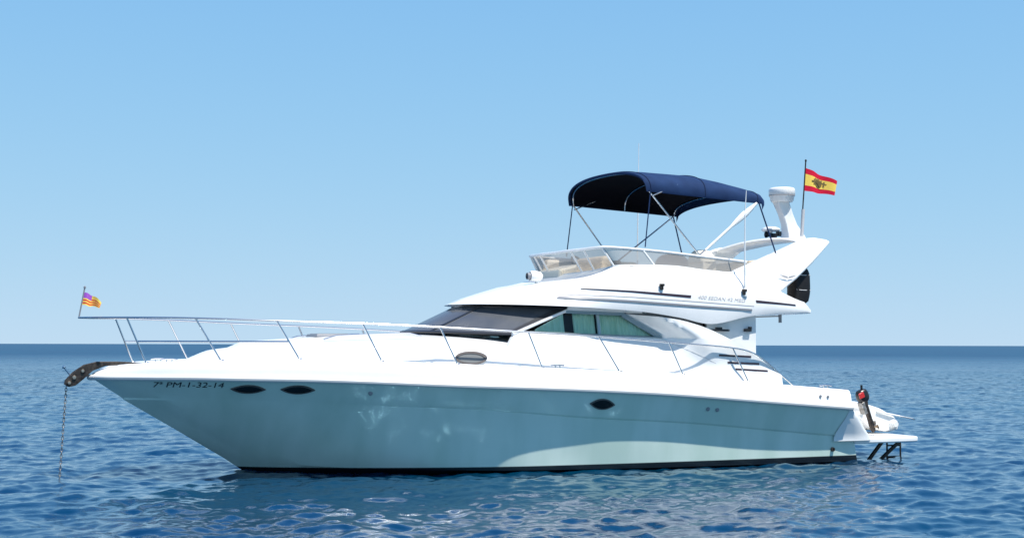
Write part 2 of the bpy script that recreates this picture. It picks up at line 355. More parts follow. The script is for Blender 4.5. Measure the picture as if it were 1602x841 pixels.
# portlights on the topsides
def portlight(x, w, half, hh_):
    ring, lens = MB(), MB(); no = 28; o_, i_ = [], []
    for k in range(no):
        a = 2*math.pi*k/no; cx = math.copysign(abs(math.cos(a))**.9, math.cos(a)); sy = math.copysign(1-abs(math.cos(a))**1.9, math.sin(a))
        for lst, g in ((o_, 1.0), (i_, .84)): lst.append((x+cx*half*g, w+sy*hh_*(g if g == 1 else .78)))
    rowsr = [[onC(*q, .002) for q in o_], [onC(*q, .016) for q in [(x+(a-x)*.97, w+(b_-w)*.96) for a, b_ in o_]], [onC(*q, .016) for q in i_], [onC(*q, .005) for q in i_]]
    ring.loft(rowsr, close_v=True); lens.add([onC(*q, .007) for q in i_], [tuple(range(no))])
    return ring, lens
for x, half, w in ((10.63, .25, .52), (9.95, .255, .55), (5.14, .235, .50)):
    for side in (1, -1):
        r_, l_ = portlight(x, w, half*.97, .205)
        if side < 0:
            for q in (r_, l_): q.v = [(a, -b_, c) for a, b_, c in q.v]
        po = r_.build('portlight', M['rim'], hull); l_.build('portlight_glass', M['glass_port'], po)

# lettering: built-in font turned into real flat mesh and laid on the surface by a mapping function
def text_mesh(body, size, shear=0., bold=0.):
    cu = bpy.data.curves.new('t', 'FONT'); cu.body = body; cu.size = size; cu.shear = shear; cu.offset = bold; cu.resolution_u = 3
    o = bpy.data.objects.new('t', cu); C.objects.link(o); dg = bpy.context.evaluated_depsgraph_get()
    me = bpy.data.meshes.new_from_object(o.evaluated_get(dg)); vs = [tuple(v.co) for v in me.vertices]; fs = [tuple(p.vertices) for p in me.polygons]
    bpy.data.objects.remove(o); bpy.data.curves.remove(cu); bpy.data.meshes.remove(me); return vs, fs
vs, fs = text_mesh('7\u00aa PM-1-32-14', .112, bold=0)
wid = max(v[0] for v in vs)
hC = .31
MB().add([onC(11.90-v[0]*.93/wid, .56+v[1]/hC, .004) for v in vs], fs).build('registration_lettering', M['letters'], hull, weld=False)

# small through-hull fittings and exhaust
for x, w in ((3.2, .55), (3.02, .55), (8.9, .5)):
    c = onC(x, w, .004); MB().lathe([(0, .012), (.03, .012), (.036, .0)], c, 'Y', 12).build('hull_vent', M['grey'], hull)
f = MB().lathe([(.012, .03), (.035, .03), (.042, -.02)], (.55, 1.83, .22), 'Y', 14).lathe([(0, .01), (.03, .01)], (.55, 1.83, .22), 'Y', 14)
f.build('exhaust_outlet', M['dark_steel'], hull)

# stern quarter: rounded white corner that runs down to the swim platform
q = MB(); qr = []
for z, xo, yo in ((.93, .28, 2.02), (.86, .16, 2.01), (.75, .05, 2.0), (.62, -.06, 1.985), (.5, -.18, 1.96), (.42, -.27, 1.93), (.36, -.28, 1.92)):
    xi = .36+.2*smooth((.90-z)/.5); w_ = max((z-.43)/.5, 0); yo = 1.86+.20*w_+.008*(1-w_); p_ = onC(max(xi, .36), min(w_, .98), .006)
    row = [(p_[0], p_[1], z), ((xi+xo)/2, (p_[1]+yo)/2+.03, z), (xo+.12, yo+.022, z), (xo+.05, yo-.005, z), (xo, yo-.06, z), (xo, 0, z)]; qr.append(row)
q.loft(qr); q.mirror(); q.build('stern_moulding', M['gel'], hull, sharp=60)

# ------------------------------------------------------------------ coachroof, cabin
def skin(x, z):
    y = np.interp(z, [1.2, 1.5, 1.75, 2.0, 2.2, 2.55, 2.7], [1.86, 1.80, 1.72, 1.63, 1.55, 1.48, 1.45])
    return y*np.interp(x, [6.4, 7.2, 7.8, 8.7, 9.5, 10.3, 10.9, 11.25, 11.4], [1, .99, .965, .88, .75, .55, .33, .13, .05]) + (.17+.17*smooth((z-1.55)/.6))*smooth((np.interp(z, [1.6, 2.115, 2.525], [3.95, 3.76, 4.49])-x)/np.interp(z, [1.6, 2.115, 2.525], [1.15, .6, .45]))
def zdeck(x): return sheer_at(min(x, 12.2))[2]+toe_h(x)*.8
tx = np.linspace(6.0, 11.38, 60)
tz = pchip([6.0, 6.6, 7.86, 8.73, 9.58, 10.0, 10.28, 10.42, 10.52, 10.9, 11.1, 11.29, 11.38], [2.13, 2.155, 2.165, 2.142, 2.10, 2.07, 2.05, 2.025, 1.965, 1.91, 1.84, 1.76, 1.70], tx)
T = MB(); tr_ = []
for x, zc in zip(tx, tz):
    zf = zdeck(x)-.03; h_ = max(zc-zf, .01); row = []
    for v in (0, .2, .4, .56): row.append((x, skin(x, zf+h_*v)-.03*smooth((6.75-x)/.35), zf+h_*v))
    ys_ = row[-1][1]; zs_ = row[-1][2]
    for k in range(1, 9):
        a = k/8*math.pi/2; row.append((x, ys_*(1-math.sin(a)**1.0*1.0) if k == 8 else ys_*math.cos(a)**.85, zs_+(zc-zs_)*math.sin(a)**1.0))
    tr_.append(row)
T.loft(tr_); T.mirror()
trunk = T.build('coachroof', M['gel'], yacht, sharp=50)
# non-skid sun pad mouldings / hand rails on the coachroof, deck hatch
for s_ in (1, -1):
    g = MB()
    pts = [(x, s_*skin(x, 1.95)*.80, np.interp(x, tx, tz)-.045+.055*(.15 if i in (0, 8) else 1)) for i, x in enumerate(np.linspace(7.9, 9.4, 9))]
    g.tube(pts, .014, 8)
    g.build('hand_rail', M['chrome'], trunk)
hp = [( .3, .3), (-.3, .3), (-.3, -.3), (.3, -.3)]
hb = MB().prism([(9.0+a, b_, 2.12) for a, b_ in hp], [(9.0+a*.94, b_*.94, 2.165) for a, b_ in hp])
hatch = hb.build('deck_hatch', M['grey'], trunk, bevel=.01)
MB().prism([(9.0+a*.8, b_*.8, 2.164) for a, b_ in hp], [(9.0+a*.8, b_*.8, 2.171) for a, b_ in hp]).build('hatch_glass', M['glass_dark'], hatch)
# oval porthole in the coachroof side
def onS(x, z, off):
    p = np.array([x, skin(x, z), z]); a = np.array([.1, skin(x+.05, z)-skin(x-.05, z), 0]); c = np.array([0, skin(x, z+.04)-skin(x, z-.04), .08]); nn = np.cross(c, a); nn /= np.linalg.norm(nn); nn *= 1 if nn[1] > 0 else -1
    return p+nn*off
for side in (1, -1):
    ro, ri = [], []
    for k in range(32):
        a = 2*math.pi*k/32; ro.append((7.24+.26*math.cos(a), 1.79+.098*math.sin(a))); ri.append((7.25+.215*math.cos(a), 1.783+.072*math.sin(a)))
    rg = MB().loft([[onS(*q, -.02) for q in ro], [onS(*q, .034) for q in ro], [onS(*q, .034) for q in ri], [onS(*q, .02) for q in ri]], close_v=True)
    gl_ = MB().add([onS(*q, .024) for q in ri], [tuple(range(32))])
    if side < 0:
        for q in (rg, gl_): q.v = [(a, -b_, c) for a, b_, c in q.v]
    o_ = rg.build('porthole', M['rim'], trunk); gl_.build('porthole_glass', M['ovalglass'], o_)

# cabin side skins, split by the window
SILL = lambda x: np.interp(x, [1.5, 3.78, 6.14, 6.7], [2.06, 2.12, 2.195, 2.2])
def SWOOSH(x): return float(pchip([1.68, 1.9, 2.22, 2.49, 2.8, 3.03, 3.3, 3.61, 4.0, 4.33, 4.56], [1.50, 1.655, 1.865, 2.01, 2.16, 2.26, 2.345, 2.415, 2.465, 2.50, 2.545], x)[0])
SLANT = lambda x: np.interp(x, [3.76, 4.49], [2.115, 2.525])
cb = MB(); rws = []
for x in np.linspace(1.68, 6.72, 90):
    zt_ = min(SILL(x), SWOOSH(x)) if x < 4.56 else SILL(x)-.34*smooth((x-6.38)/.34); zf = zdeck(x)-.03
    rws.append([(x, skin(x, zf+(zt_-zf)*v), zf+(zt_-zf)*v) for v in np.linspace(0, 1, 9)] + [(x, skin(x, zt_)-.09, zt_)])
cb.loft(rws)
rws = []
for x in np.linspace(2.58, 4.55, 40):
    zt_ = SWOOSH(x); zl = max(SILL(x), SLANT(x) if x > 3.76 else 0); zl = min(zl, zt_-.001)
    rws.append([(x, skin(x, zl)-.06, zl)]+[(x, skin(x, zl+(zt_-zl)*v), zl+(zt_-zl)*v) for v in np.linspace(0, 1, 6)] + [(x, skin(x, zt_)-.09, zt_-.005)])
cb.loft(rws)
z0 = zdeck(1.68)-.03
cb.add([(1.68, skin(1.68, z0), z0), (1.68, skin(1.68, z0)-.12, z0), (1.68, skin(1.68, 1.5)-.12, 1.5), (1.68, skin(1.68, 1.5), 1.5)], [(0, 1, 2, 3)])
cb.mirror()
# inner side wall (set in from the wing) running aft to a vertical edge
cabin = cb.build('cabin', M['gel'], yacht, sharp=40)
for s_ in (1, -1):
    wallp = [(3.0, 2.0), (3.0, 2.58), (2.02, 2.58), (2.02, 1.4), (2.9, 1.4)]
    MB().prism([(x, s_*1.72, z) for x, z in wallp], [(x, s_*1.66, z) for x, z in wallp]).build('aft_side_wall', M['gel'], cabin, bevel=.012)
for s_ in (1, -1):
    hp = [(4.35, 2.475), (4.35, 2.585), (2.9, 2.585), (2.9, 2.2), (3.75, 2.2)]
    MB().prism([(x, s_*1.44, z) for x, z in hp], [(x, s_*1.38, z) for x, z in hp]).build('roof_support', M['gel'], cabin)
MB().box((2.06, 0, 1.95), (.05, 3.3, 1.25)).build('aft_bulkhead', M['gel'], cabin)
dr = MB().box((2.025, 0, 1.85), (.02, 1.1, .95)).build('saloon_door', M['glass_dark'], cabin)
MB().tube([(1.97, .42, 1.6), (1.95, .42, 1.65), (1.95, .42, 1.95), (1.97, .42, 2.0)], .012, 6).build('door_handle', M['chrome'], dr)
# small dark hand grip and fitting on the shaded aft wall
g = MB().tube([(2.98, 1.73, 2.25), (2.93, 1.78, 2.25), (2.62, 1.78, 2.25), (2.57, 1.73, 2.25)], .018, 8).box((2.78, 1.75, 2.275), (.1, .06, .05))
g.build('hand_grip', M['blackp'], cabin)
MB().box((2.21, 1.75, 2.255), (.13, .06, .05)).box((2.17, 1.76, 2.29), (.05, .05, .05)).build('wall_lamp', M['blackp'], cabin, bevel=.008)
# engine room louvres
for (xa, xb, za, zb) in ((2.90, 2.27, 1.835, 1.81), (2.73, 2.11, 1.715, 1.69), (2.58, 1.95, 1.605, 1.57)):
    for s_ in (1, -1):
        pts = [(xa+(xb-xa)*t, za+(zb-za)*t) for t in np.linspace(0, 1, 8)]
        l_ = MB().loft([[onS(x, z+.016, .002), onS(x, z+.012, .008), onS(x, z-.012, .008), onS(x, z-.016, .002)] for x, z in pts], cap0=True, cap1=True)
        if s_ < 0: l_.v = [(a, -b_, c) for a, b_, c in l_.v]
        l_.build('air_louvre', M['stripe'], cabin)
# a moulded seam on the cabin side
for s_ in (1, -1):
    MB().tube([tuple(np.array(onS(x, z, .001))*np.array((1, s_, 1))) for x, z in zip(np.linspace(4.2, 2.95, 14), np.linspace(2.30, 1.70, 14))], .004, 6).build('moulding_seam', M['greyl'], cabin)

# dark box standing in for the unlit saloon, side windows, curtains
MB().box((3.75, 0, 1.93), (3.3, 2.45, 1.16)).build('saloon_dark_box', M['interior'], cabin)
for s_ in (1, -1):
    fl = lambda pts, off: [(x, s_*(skin(x, z)+off), z) for x, z in pts]
    Wp = [(6.16, 2.20), (5.43, 2.56), (4.47, 2.53), (3.76, 2.118)]
    fr = MB()
    def seg(a, b_, w, dpt=.05, off=-.01): fr.bar((a[0], s_*(skin(*a)+off), a[1]), (b_[0], s_*(skin(*b_)+off), b_[1]), dpt, w, up=(0, .2*s_, 1))
    seg((6.16, 2.205), (3.78, 2.127), .022); seg((5.5, 2.535), (4.45, 2.508), .05); seg((4.47, 2.50), (3.80, 2.125), .075); seg((4.93, 2.15), (4.93, 2.52), .03)
    win = fr.build('side_window', M['tealframe'], cabin)
    pl = [(6.12, 2.21), (5.43, 2.55), (4.47, 2.52), (3.80, 2.13)]
    MB().add(fl(pl, -.035), [(0, 1, 2, 3)]).build('window_pane', M['glass_green'], win)
    for xa, xb in ((6.05, 5.53), (5.36, 4.96), (4.90, 3.86)):
        rw = []
        for i, x in enumerate(np.linspace(xa, xb, int(abs(xa-xb)/.0125)+2)):
            zt_ = min(2.54, np.interp(x, [3.8, 4.49, 5.43, 6.12], [2.15, 2.5, 2.55, 2.21])); zt_ = max(zt_, 2.17)
            am = .016*math.sin(i*1.25)+.006*math.sin(i*.53)
            rw.append([(x, s_*(skin(x, z)-.065+am*(1-.4*v)), z) for v, z in zip((1, .5, 0), np.linspace(zt_, 2.15, 3))])
        MB().loft(rw).build('curtain', M['curtain'], win, sharp=80)
    MB().loft([[(x, s_*(skin(x, 2.5)+.005), zz+.0), (x, s_*(skin(x, 2.5)-.0), zz+.10), (x, s_*(skin(x, 2.5)-.05), zz+.10), (x, s_*(skin(x, 2.5)-.05), zz)] for x, zz in ((5.46, 2.545), (5.0, 2.537), (4.4, 2.525), (4.2, 2.52))], close_v=True, cap0=True, cap1=True).build('window_header', M['gel'], cabin)
    # front pillar
    MB().loft([[(x, s_*(skin(x, z)+a), z+c) for a, c in ((.012, -.022), (.018, 0), (.012, .02), (-.06, .02), (-.06, -.022))] for x, z in zip(np.linspace(6.47, 5.36, 10), np.linspace(2.165, 2.60, 10))], close_v=True, cap0=True, cap1=True).build('window_pillar', M['gel'], cabin)

# windshield
def wsb(y, lift=0, k=0): c = 1-abs(y/1.5)**2.2; return np.array((6.42+1.3*c-k, y, 2.15+.05*c+lift))
def wst(y): c = 1-abs(y/1.5)**2.2; return np.array((5.40+1.3*c, y*.955, 2.60+.07*c))
yy = np.linspace(-1.5, 1.5, 61)
def ws(y, v, off=0):
    p = wsb(y)*(1-v)+wst(y)*v
    return p+np.array((.38, 0, .92))*off
wsf = MB()
for v0, v1 in ((0, .05), (.90, 1.0)):
    wsf.loft([[ws(y, v0, -.01), ws(y, v0, .014), ws(y, v1, .014), ws(y, v1, -.01)] for y in yy])
for y0 in (-1.46, -.62, .62, 1.46):
    w_ = .04 if abs(y0) > 1 else .022
    wsf.loft([[ws(y0-w_, v, -.01), ws(y0-w_, v, .012), ws(y0+w_, v, .012), ws(y0+w_, v, -.01)] for v in np.linspace(0, 1, 6)])
shield = wsf.build('windshield', M['wframe'], yacht, sharp=50)
for ya, yb in ((-1.5, -.62), (-.62, .62), (.62, 1.5)):
    MB().loft([[ws(y, v) for v in np.linspace(.0, 1, 5)] for y in np.linspace(ya, yb, 22)]).build('windshield_pane', M['glass_dark'], shield)
# ------------------------------------------------------------------ flybridge
LIP = [(6.93, 0, 2.665), (6.78, .6, 2.66), (6.30, 1.2, 2.645), (5.56, 1.655, 2.615), (4.9, 1.80, 2.58), (4.3, 1.84, 2.54), (3.6, 1.86, 2.45), (3.0, 1.865, 2.35), (2.2, 1.85, 2.49), (1.69, 1.835, 2.53), (.94, 1.75, 2.545)]
MID = [(6.62, 0, 2.785), (6.47, .6, 2.785), (5.97, 1.2, 2.785), (5.40, 1.62, 2.785), (4.8, 1.80, 2.785), (4.3, 1.85, 2.77), (3.6, 1.87, 2.75), (3.0, 1.87, 2.73), (2.2, 1.86, 2.70), (1.69, 1.85, 2.67), (.92, 1.76, 2.60)]
TOP = [(5.02, 0, 3.10), (5.00, .6, 3.105), (4.93, 1.15, 3.13), (4.76, 1.5, 3.17), (4.39, 1.6, 3.28), (3.9, 1.62, 3.30), (3.4, 1.63, 3.285), (2.9, 1.63, 3.24), (2.3, 1.63, 3.2), (1.75, 1.63, 3.05), (1.2, 1.65, 2.79)]
K = 7
lip, mid, top = (keyed(a, K) for a in (LIP, MID, TOP))
def between(a, b_, v, bulge): 
    p = a*(1-v)+b_*v; p = p.copy(); w = math.sin(math.pi*v)*bulge
    nrm = np.stack([np.interp(np.arange(len(p)), [0, 3*K, 4*K, 10*K], [.5, .5, 0, 0]), np.interp(np.arange(len(p)), [0, K, 3*K, 4*K, 10*K], [0, .2, .6, .9, .9]), np.full(len(p), .8)], 1)
    return p+nrm*w
cen = lambda z: np.stack([lip[:, 0]*1.0, lip[:, 1]*0, np.full(len(lip), z)], 1)
und = lip.copy(); und[:, 1] *= .955; und[:, 0] -= .05; und[:, 2] = np.maximum(lip[:, 2]+.015, 2.56)
und2 = und.copy(); und2[:, 1] = 0; und2[:, 0] = np.minimum(und2[:, 0], 6.8); und2[:, 2] = 2.60
lip2 = lip*.6+mid*.4; lip2[:, 1] += .012
itop = top.copy(); itop[:, 1] *= .94; itop[:, 0] -= np.interp(np.arange(len(top)), [0, 3*K, 5*K, 10*K], [.1, .08, 0, 0])
iflo = itop.copy(); iflo[:, 2] = np.minimum(2.78, itop[:, 2]-.01); iflo[:, 1] *= .97
icen = iflo.copy(); icen[:, 1] = 0
rowsf = [und2, und, lip, lip2, mid, between(mid, top, .25, .05), between(mid, top, .5, .06), between(mid, top, .75, .05), top, itop, iflo, icen]
F = MB().loft(rowsf); endp = [tuple(r[-1]) for r in rowsf]; F.add(endp, [tuple(range(len(endp)))]); F.mirror()
fly = F.build('flybridge', M['gel'], yacht, sharp=38)
# aft deck edge of the flybridge
aft = [(1.25, 1.62), (.93, 1.74), (.80, 1.5), (.62, .9), (.55, 0)]; aft = aft+[(x, -y) for x, y in aft[-2::-1]]
MB().prism([(x, y, 2.55) for x, y in aft], [(x, y, 2.605) for x, y in aft]).build('aft_overhang', M['gel'], fly, bevel=.015)
# dark stripes, raised moulding line, lettering
def onF(i, v, off):            # point on the flybridge side: i = fractional station, v 0..1 from mid to top (negative: towards lip)
    if v < 0: a, b_, t, bu = mid, lip2, -v, 0
    else: a, b_, t, bu = mid, top, v, .055
    j = np.arange(len(mid)); f_ = lambda A: np.array([np.interp(i, j, A[:, q]) for q in range(3)])
    p = f_(a)*(1-t)+f_(b_)*t+np.array((0, .9, .8))*bu*math.sin(math.pi*min(max(t, 0), 1))*(v > 0)
    return p+np.array((0, .8, .5))*off
def idx_of(x): return float(np.interp(-x, -mid[:, 0], np.arange(len(mid))))
def vF(x, z):
    i = idx_of(x); g_ = np.linspace(-.99, 1, 120); zz = [onF(i, v, 0)[2] for v in g_]; return i, float(np.interp(z, zz, g_))
def side_line(pts, wid, name, m, off=.006, n=30):
    xs_ = np.linspace(pts[0][0], pts[-1][0], n); rw = []
    for k, x in enumerate(xs_):
        z = np.interp(-x, [-p[0] for p in pts], [p[1] for p in pts]); w = wid(k/(n-1)) if callable(wid) else wid
        a = np.array(onF(*vF(x, z+w/2), 0)); c = np.array(onF(*vF(x, z-w/2), 0)); nn = np.array((0, .85, .5))*off
        rw.append([a-nn*.5, a+nn, c+nn, c-nn*.5])
    for s_ in (1, -1): MB().loft([[np.array((1, s_, 1))*p for p in r] for r in rw], cap0=True, cap1=True).build(name, m, fly, sharp=60)
side_line([(5.45, 2.905), (4.54, 2.865), (3.40, 2.795)], lambda t: .008+.034*t, 'side_stripe', M['stripe'])
side_line([(2.10, 2.735), (1.25, 2.685)], lambda t: .042-.02*t, 'side_stripe', M['stripe'])
side_line([(5.62, 2.755), (4.5, 2.70), (3.3, 2.635), (2.2, 2.585)], .03, 'rub_moulding', M['grey'], .016)
side_line([(5.72, 2.81), (4.5, 2.775), (3.3, 2.715), (2.15, 2.655)], .010, 'panel_line', M['faint'], .004)
vs, fs = text_mesh('400 SEDAN 42 MED', .085, shear=.3); wid = max(v[0] for v in vs)
tv = []
for v in vs:
    x = 3.27-v[0]*.95/wid; z = np.interp(x, [2.3, 3.3], [2.712, 2.765])+v[1]-.0; tv.append(onF(*vF(x, z), .005))
MB().add(tv, fs).build('model_lettering', M['faint'], fly, weld=False)
# side lights and antenna feet on the flybridge side
for x, z in ((4.03, 2.95), (2.32, 2.89)):
    p = np.array(onF(*vF(x, z), 0)); MB().box(p+np.array((0, .02, 0)), (.05, .05, .10)).box(p+np.array((0, .03, .03)), (.08, .05, .04)).build('side_light', M['dark_steel'], fly, bevel=.008)
# windscreen riser and venturi windscreen
BOT = [(4.76, 0, 3.215), (4.76, .45, 3.22), (4.72, .9, 3.235), (4.66, 1.25, 3.265), (4.58, 1.47, 3.295), (4.36, 1.55, 3.305), (3.63, 1.57, 3.31), (2.9, 1.57, 3.25), (2.25, 1.57, 3.21)]
TPR = [(5.00, 0, 3.575), (4.99, .45, 3.58), (4.93, .9, 3.585), (4.86, 1.22, 3.595), (4.77, 1.40, 3.60), (4.50, 1.47, 3.59), (3.82, 1.49, 3.555), (2.9, 1.50, 3.485), (2.06, 1.50, 3.42)]
wb, wt = keyed(BOT, 6), keyed(TPR, 6)
rs = MB(); j = np.linspace(0, 4.0, 25)*K; tt = np.stack([np.interp(j, np.arange(len(top)), top[:, q]) for q in range(3)], 1); jb = np.linspace(0, 5*6, 25); bb = np.stack([np.interp(jb, np.arange(len(wb)), wb[:, q]) for q in range(3)], 1)
inn = bb.copy(); inn[:, 0] -= .1; inn[:, 1] *= .93
rs.loft([tt, (tt+bb)/2+np.array((.0, 0, -.005)), bb, inn, inn-np.array((0, 0, .5))]); rs.mirror(); rs.build('dash_moulding', M['gel2'], fly, sharp=50)
fr = MB(); full_t = [tuple(p) for p in wt[::-1]]+[(x, -y, z) for x, y, z in wt[1:]]; fr.tube(full_t, .024, 8)
full_b = [tuple(p) for p in wb[::-1]]+[(x, -y, z) for x, y, z in wb[1:]]; fr.tube(full_b, .014, 6)
scr = fr.build('flybridge_windscreen', M['gel'], yacht)
for y0 in (8, 13, 23, 34):
    for s_ in (1, -1):
        a, c = wb[min(y0, 48)]*np.array((1, s_, 1)), wt[min(y0+0, 48)]*np.array((1, s_, 1))
        MB().tube([a, c], .017, 8).build('windscreen_mullion', M['gel'], scr)
gp = MB().loft([wb, wt]); gp.mirror(); gp.build('windscreen_pane', M['glass_smoke'], scr)

# helm console, wheel, seats
con = MB().prism([(4.85, y, z) for y, z in ((-1.0, 2.78), (-.1, 2.78), (-.1, 3.3), (-1.0, 3.3))], [(4.35, y, z) for y, z in ((-1.0, 2.78), (-.1, 2.78), (-.1, 3.42), (-1.0, 3.42))]).build('helm_console', M['cream'], yacht, bevel=.04)
rotw = Matrix.Rotation(R(-55), 3, 'Y'); ring = [Vector((4.22, -.55, 3.4))+rotw @ Vector((.2*math.cos(a), .2*math.sin(a), 0)) for a in np.linspace(0, 2*math.pi, 28, endpoint=False)]
wh = MB().tube(ring, .017, 6, closed=True)
for k in (0, 9, 18): wh.tube([Vector((4.22, -.55, 3.4)), ring[k]], .011, 6)
wh.build('steering_wheel', M['black'], con)
MB().box((4.15, .62, 3.36), (.14, .3, .14)).build('instrument_pod', M['blackp'], con, bevel=.03)
def seat_back(name, x0, x1, y0, y1, zb, zt_, m, bev=.06): return MB().box(((x0+x1)/2, (y0+y1)/2, (zb+zt_)/2), (x1-x0, y1-y0, zt_-zb)).build(name, m, yacht, bevel=bev)
MB().box((4.55, .62, 3.16), (.18, 1.0, .64)).build('forward_seat', M['beige'], yacht, bevel=.06)
lb = MB().box((3.6, -1.30, 3.19), (1.9, .18, .70))
bs = lb.build('lounge_seat', M['beige'], yacht, bevel=.06)
MB().box((3.6, -1.0, 2.96), (1.9, .5, .2)).build('seat_cushion', M['beige'], bs, bevel=.05)
ab = MB().box((1.72, .1, 3.17), (.2, 2.75, .60)).box((2.1, -1.3, 3.17), (.75, .18, .60)).build('aft_bench', M['beige'], yacht, bevel=.06)
MB().box((2.05, .15, 2.95), (.5, 2.6, .2)).build('bench_cushion', M['beige'], ab, bevel=.05)
hs_ = MB(); prof = []
for k in range(13):
    a = math.pi*k/12; prof.append((0, .33*math.cos(a), .22*math.sin(a)))
hs_.loft([[(2.66+dx, 1.0+y*g*.8, 3.42+z*g) for _, y, z in prof] for dx, g in ((-.16, .8), (-.12, .96), (0, 1.0), (.1, .95), (.14, .8))], cap0=True, cap1=True)
hs_.box((2.64, 1.0, 3.18), (.26, .5, .5))
seat = hs_.build('helm_seat', M['cream'], yacht, sharp=60, bevel=.02)
MB().lathe([(.05, 0), (.05, .2), (.16, .22), (.16, .24)], (2.75, 1.0, 2.78)).build('seat_pedestal', M['chrome'], seat)
nb = MB().loft([[(2.72+dx, .1+y*g, 3.38+z*g*1.05) for _, y, z in prof] for dx, g in ((-.26, .7), (-.18, .95), (0, 1.05), (.16, .95), (.22, .7))], cap0=True, cap1=True).box((2.72, .1, 3.2), (.42, .62, .38))
nb.build('companion_seat', M['grey'], yacht, sharp=60, bevel=.02)

# radar arch
def wing(s_):
    o_ = [(2.62, 3.17), (1.81, 3.475), (.86, 3.845), (.74, 3.875), (.60, 3.885), (.36, 3.86), (.285, 3.83), (.30, 3.795), (.75, 3.425), (1.12, 3.15), (1.52, 2.87), (2.2, 2.97)]
    yo = lambda z: 1.655-.19*smooth((z-3.1)/.8)
    return MB().prism([(x, s_*yo(z), z) for x, z in o_], [(x, s_*(yo(z)-.13), z) for x, z in o_])
arch = wing(1).build('radar_arch', M['gel'], yacht, sharp=50, bevel=.03)
wing(-1).build('arch_wing', M['gel'], arch, sharp=50, bevel=.03)
xb = []
for y in np.linspace(-1.36, 1.36, 29):
    c_ = 1-(abs(y)/1.36)**2.2; z = 3.80+.125*c_; l_, t_ = .86-.10*c_, .40-.28*c_
    xb.append([(l_, y, z), (l_-.03, y, z+.035), (t_+.03, y, z+.04), (t_, y, z), (t_+.03, y, z-.03), (l_-.03, y, z-.035)])
MB().loft(xb, close_v=True, cap0=True, cap1=True).build('arch_crossbar', M['gel'], arch, sharp=50)
# small winged emblem on the arch leg
em = MB()
def onA(x, z): return (x, 1.645, z)
for sgn in (1, -1):
    em.add([(1.31+sgn*.015, 1.648, 3.185), (1.31+sgn*.19, 1.648, 3.215), (1.31+sgn*.14, 1.648, 3.19), (1.31+sgn*.11, 1.648, 3.175), (1.31+sgn*.05, 1.648, 3.155), (1.31, 1.648, 3.15)], [(0, 1, 2, 3, 4, 5)])
em.build('arch_emblem', M['faint'], arch, weld=False)

# radar scanner with pedestal, horn, gps dome
rd = MB().lathe([(0, -.03), (.19, -.03), (.212, .0), (.23, .085), (.242, .10), (.245, .19), (.235, .22), (.21, .235), (0, .24)], (.28, 0, 4.68), seg=40).build('radar_scanner', M['gel'], yacht, sharp=50)
pr = [((.24, .16), (-.19, .16), 3.93), ((.22, .12), (-.13, .12), 4.06), ((.25, .09), (.0, .09), 4.24), ((.33, .085), (.09, .085), 4.44), ((.45, .10), (.19, .10), 4.68)]
MB().loft([[(a[0], a[1], z), (b_[0], b_[1], z), (b_[0], -b_[1], z), (a[0], -a[1], z)] for a, b_, z in pr], close_v=True, cap0=True, cap1=True).build('radar_pedestal', M['gel'], rd, bevel=.02)
MB().lathe([(.231, .08), (.243, .09), (.243, .1)], (.28, 0, 4.68), seg=36).build('scanner_seam', M['faint'], rd)
gp_ = MB().lathe([(0, .1), (.1, .09), (.17, .06), (.18, .03), (.15, 0), (.03, -.01), (.03, -.2)], (.12, -.6, 4.15), seg=24).build('gps_dome', M['gel'], yacht)
hn = MB().lathe([(0, 0), (.03, .0), (.03, .14), (.045, .2), (.07, .25), (.055, .25), (.02, .18)], (.08, -.45, 4.08), 'X', 16).box((.16, -.45, 4.02), (.1, .08, .16)).box((.02, -.45, 4.1), (.12, .1, .09)); hn.build('signal_horn', M['blackp'], yacht, bevel=.006)

# bimini top
def bim(u, v):                 # u 0..1 fore->aft, v -1..1 starboard->port
    a = v*math.pi/2
    xe = 3.97+(1.70-3.97)*u; ze = 4.585+(4.47-4.585)*u
    rise = np.interp(u, [0, .12, .3, .5, .7, .9, 1], [.39, .425, .44, .445, .40, .32, .25])
    fwd = .10*(1-u)**3*math.cos(a)**.8
    y = 1.44*math.copysign(abs(math.sin(a))**.85, v); z = ze+rise*max(math.cos(a), 0)**.66
    sag = -.008*math.sin(math.pi*((u*2) % 1))*math.cos(a)
    return np.array((xe+fwd-.05*u*math.cos(a), y, z+sag))
cv = MB(); grid = []
vs_ = np.linspace(-1, 1, 41); 
for u in np.linspace(0, 1, 33):
    r_ = [bim(u, v) for v in vs_]; lo = [r_[0]-np.array((0, -.01, .035))]+r_+[r_[-1]-np.array((0, .01, .035))]; grid.append(lo)
front = [p+np.array((.012, 0, -.02)) if 0 < i < len(grid[0])-1 else p for i, p in enumerate(grid[0])]; front2 = [p+np.array((.0, 0, -.045)) if 0 < i < len(grid[0])-1 else p for i, p in enumerate(grid[0])]
back = [p+np.array((-.05, 0, -.055)) if 0 < i < len(grid[0])-1 else p for i, p in enumerate(grid[-1])]; back2 = [p+np.array((-.01, 0, -.14)) if 0 < i < len(grid[0])-1 else p for i, p in enumerate(grid[-1])]
cv.loft([front2, front]+grid+[back, back2])
can = cv.build('bimini_top', M['navy'], yacht, sharp=70); 
shade_sh = MB().loft([[p*np.array((1, .985, 1))-np.array((.01*(2*u_-1)*-1, 0, .018)) for p in r_] for u_, r_ in zip(np.linspace(0, 1, 33), [[bim(u, v) for v in vs_] for u in np.linspace(.012, .988, 33)])]).build('canopy_shade_sheet', M['under_shade'], can, sharp=70)  # black sheet under the navy canvas, painted in place of its shade
for u_ in (.035, .5, .965):
    MB().tube([bim(u_, v)+np.array((0, 0, .004)) for v in np.linspace(-1, 1, 41)], .008, 6).build('canopy_seam', M['seam'], can)
hg = lambda s_: Vector((3.0, s_*1.5, 3.5))
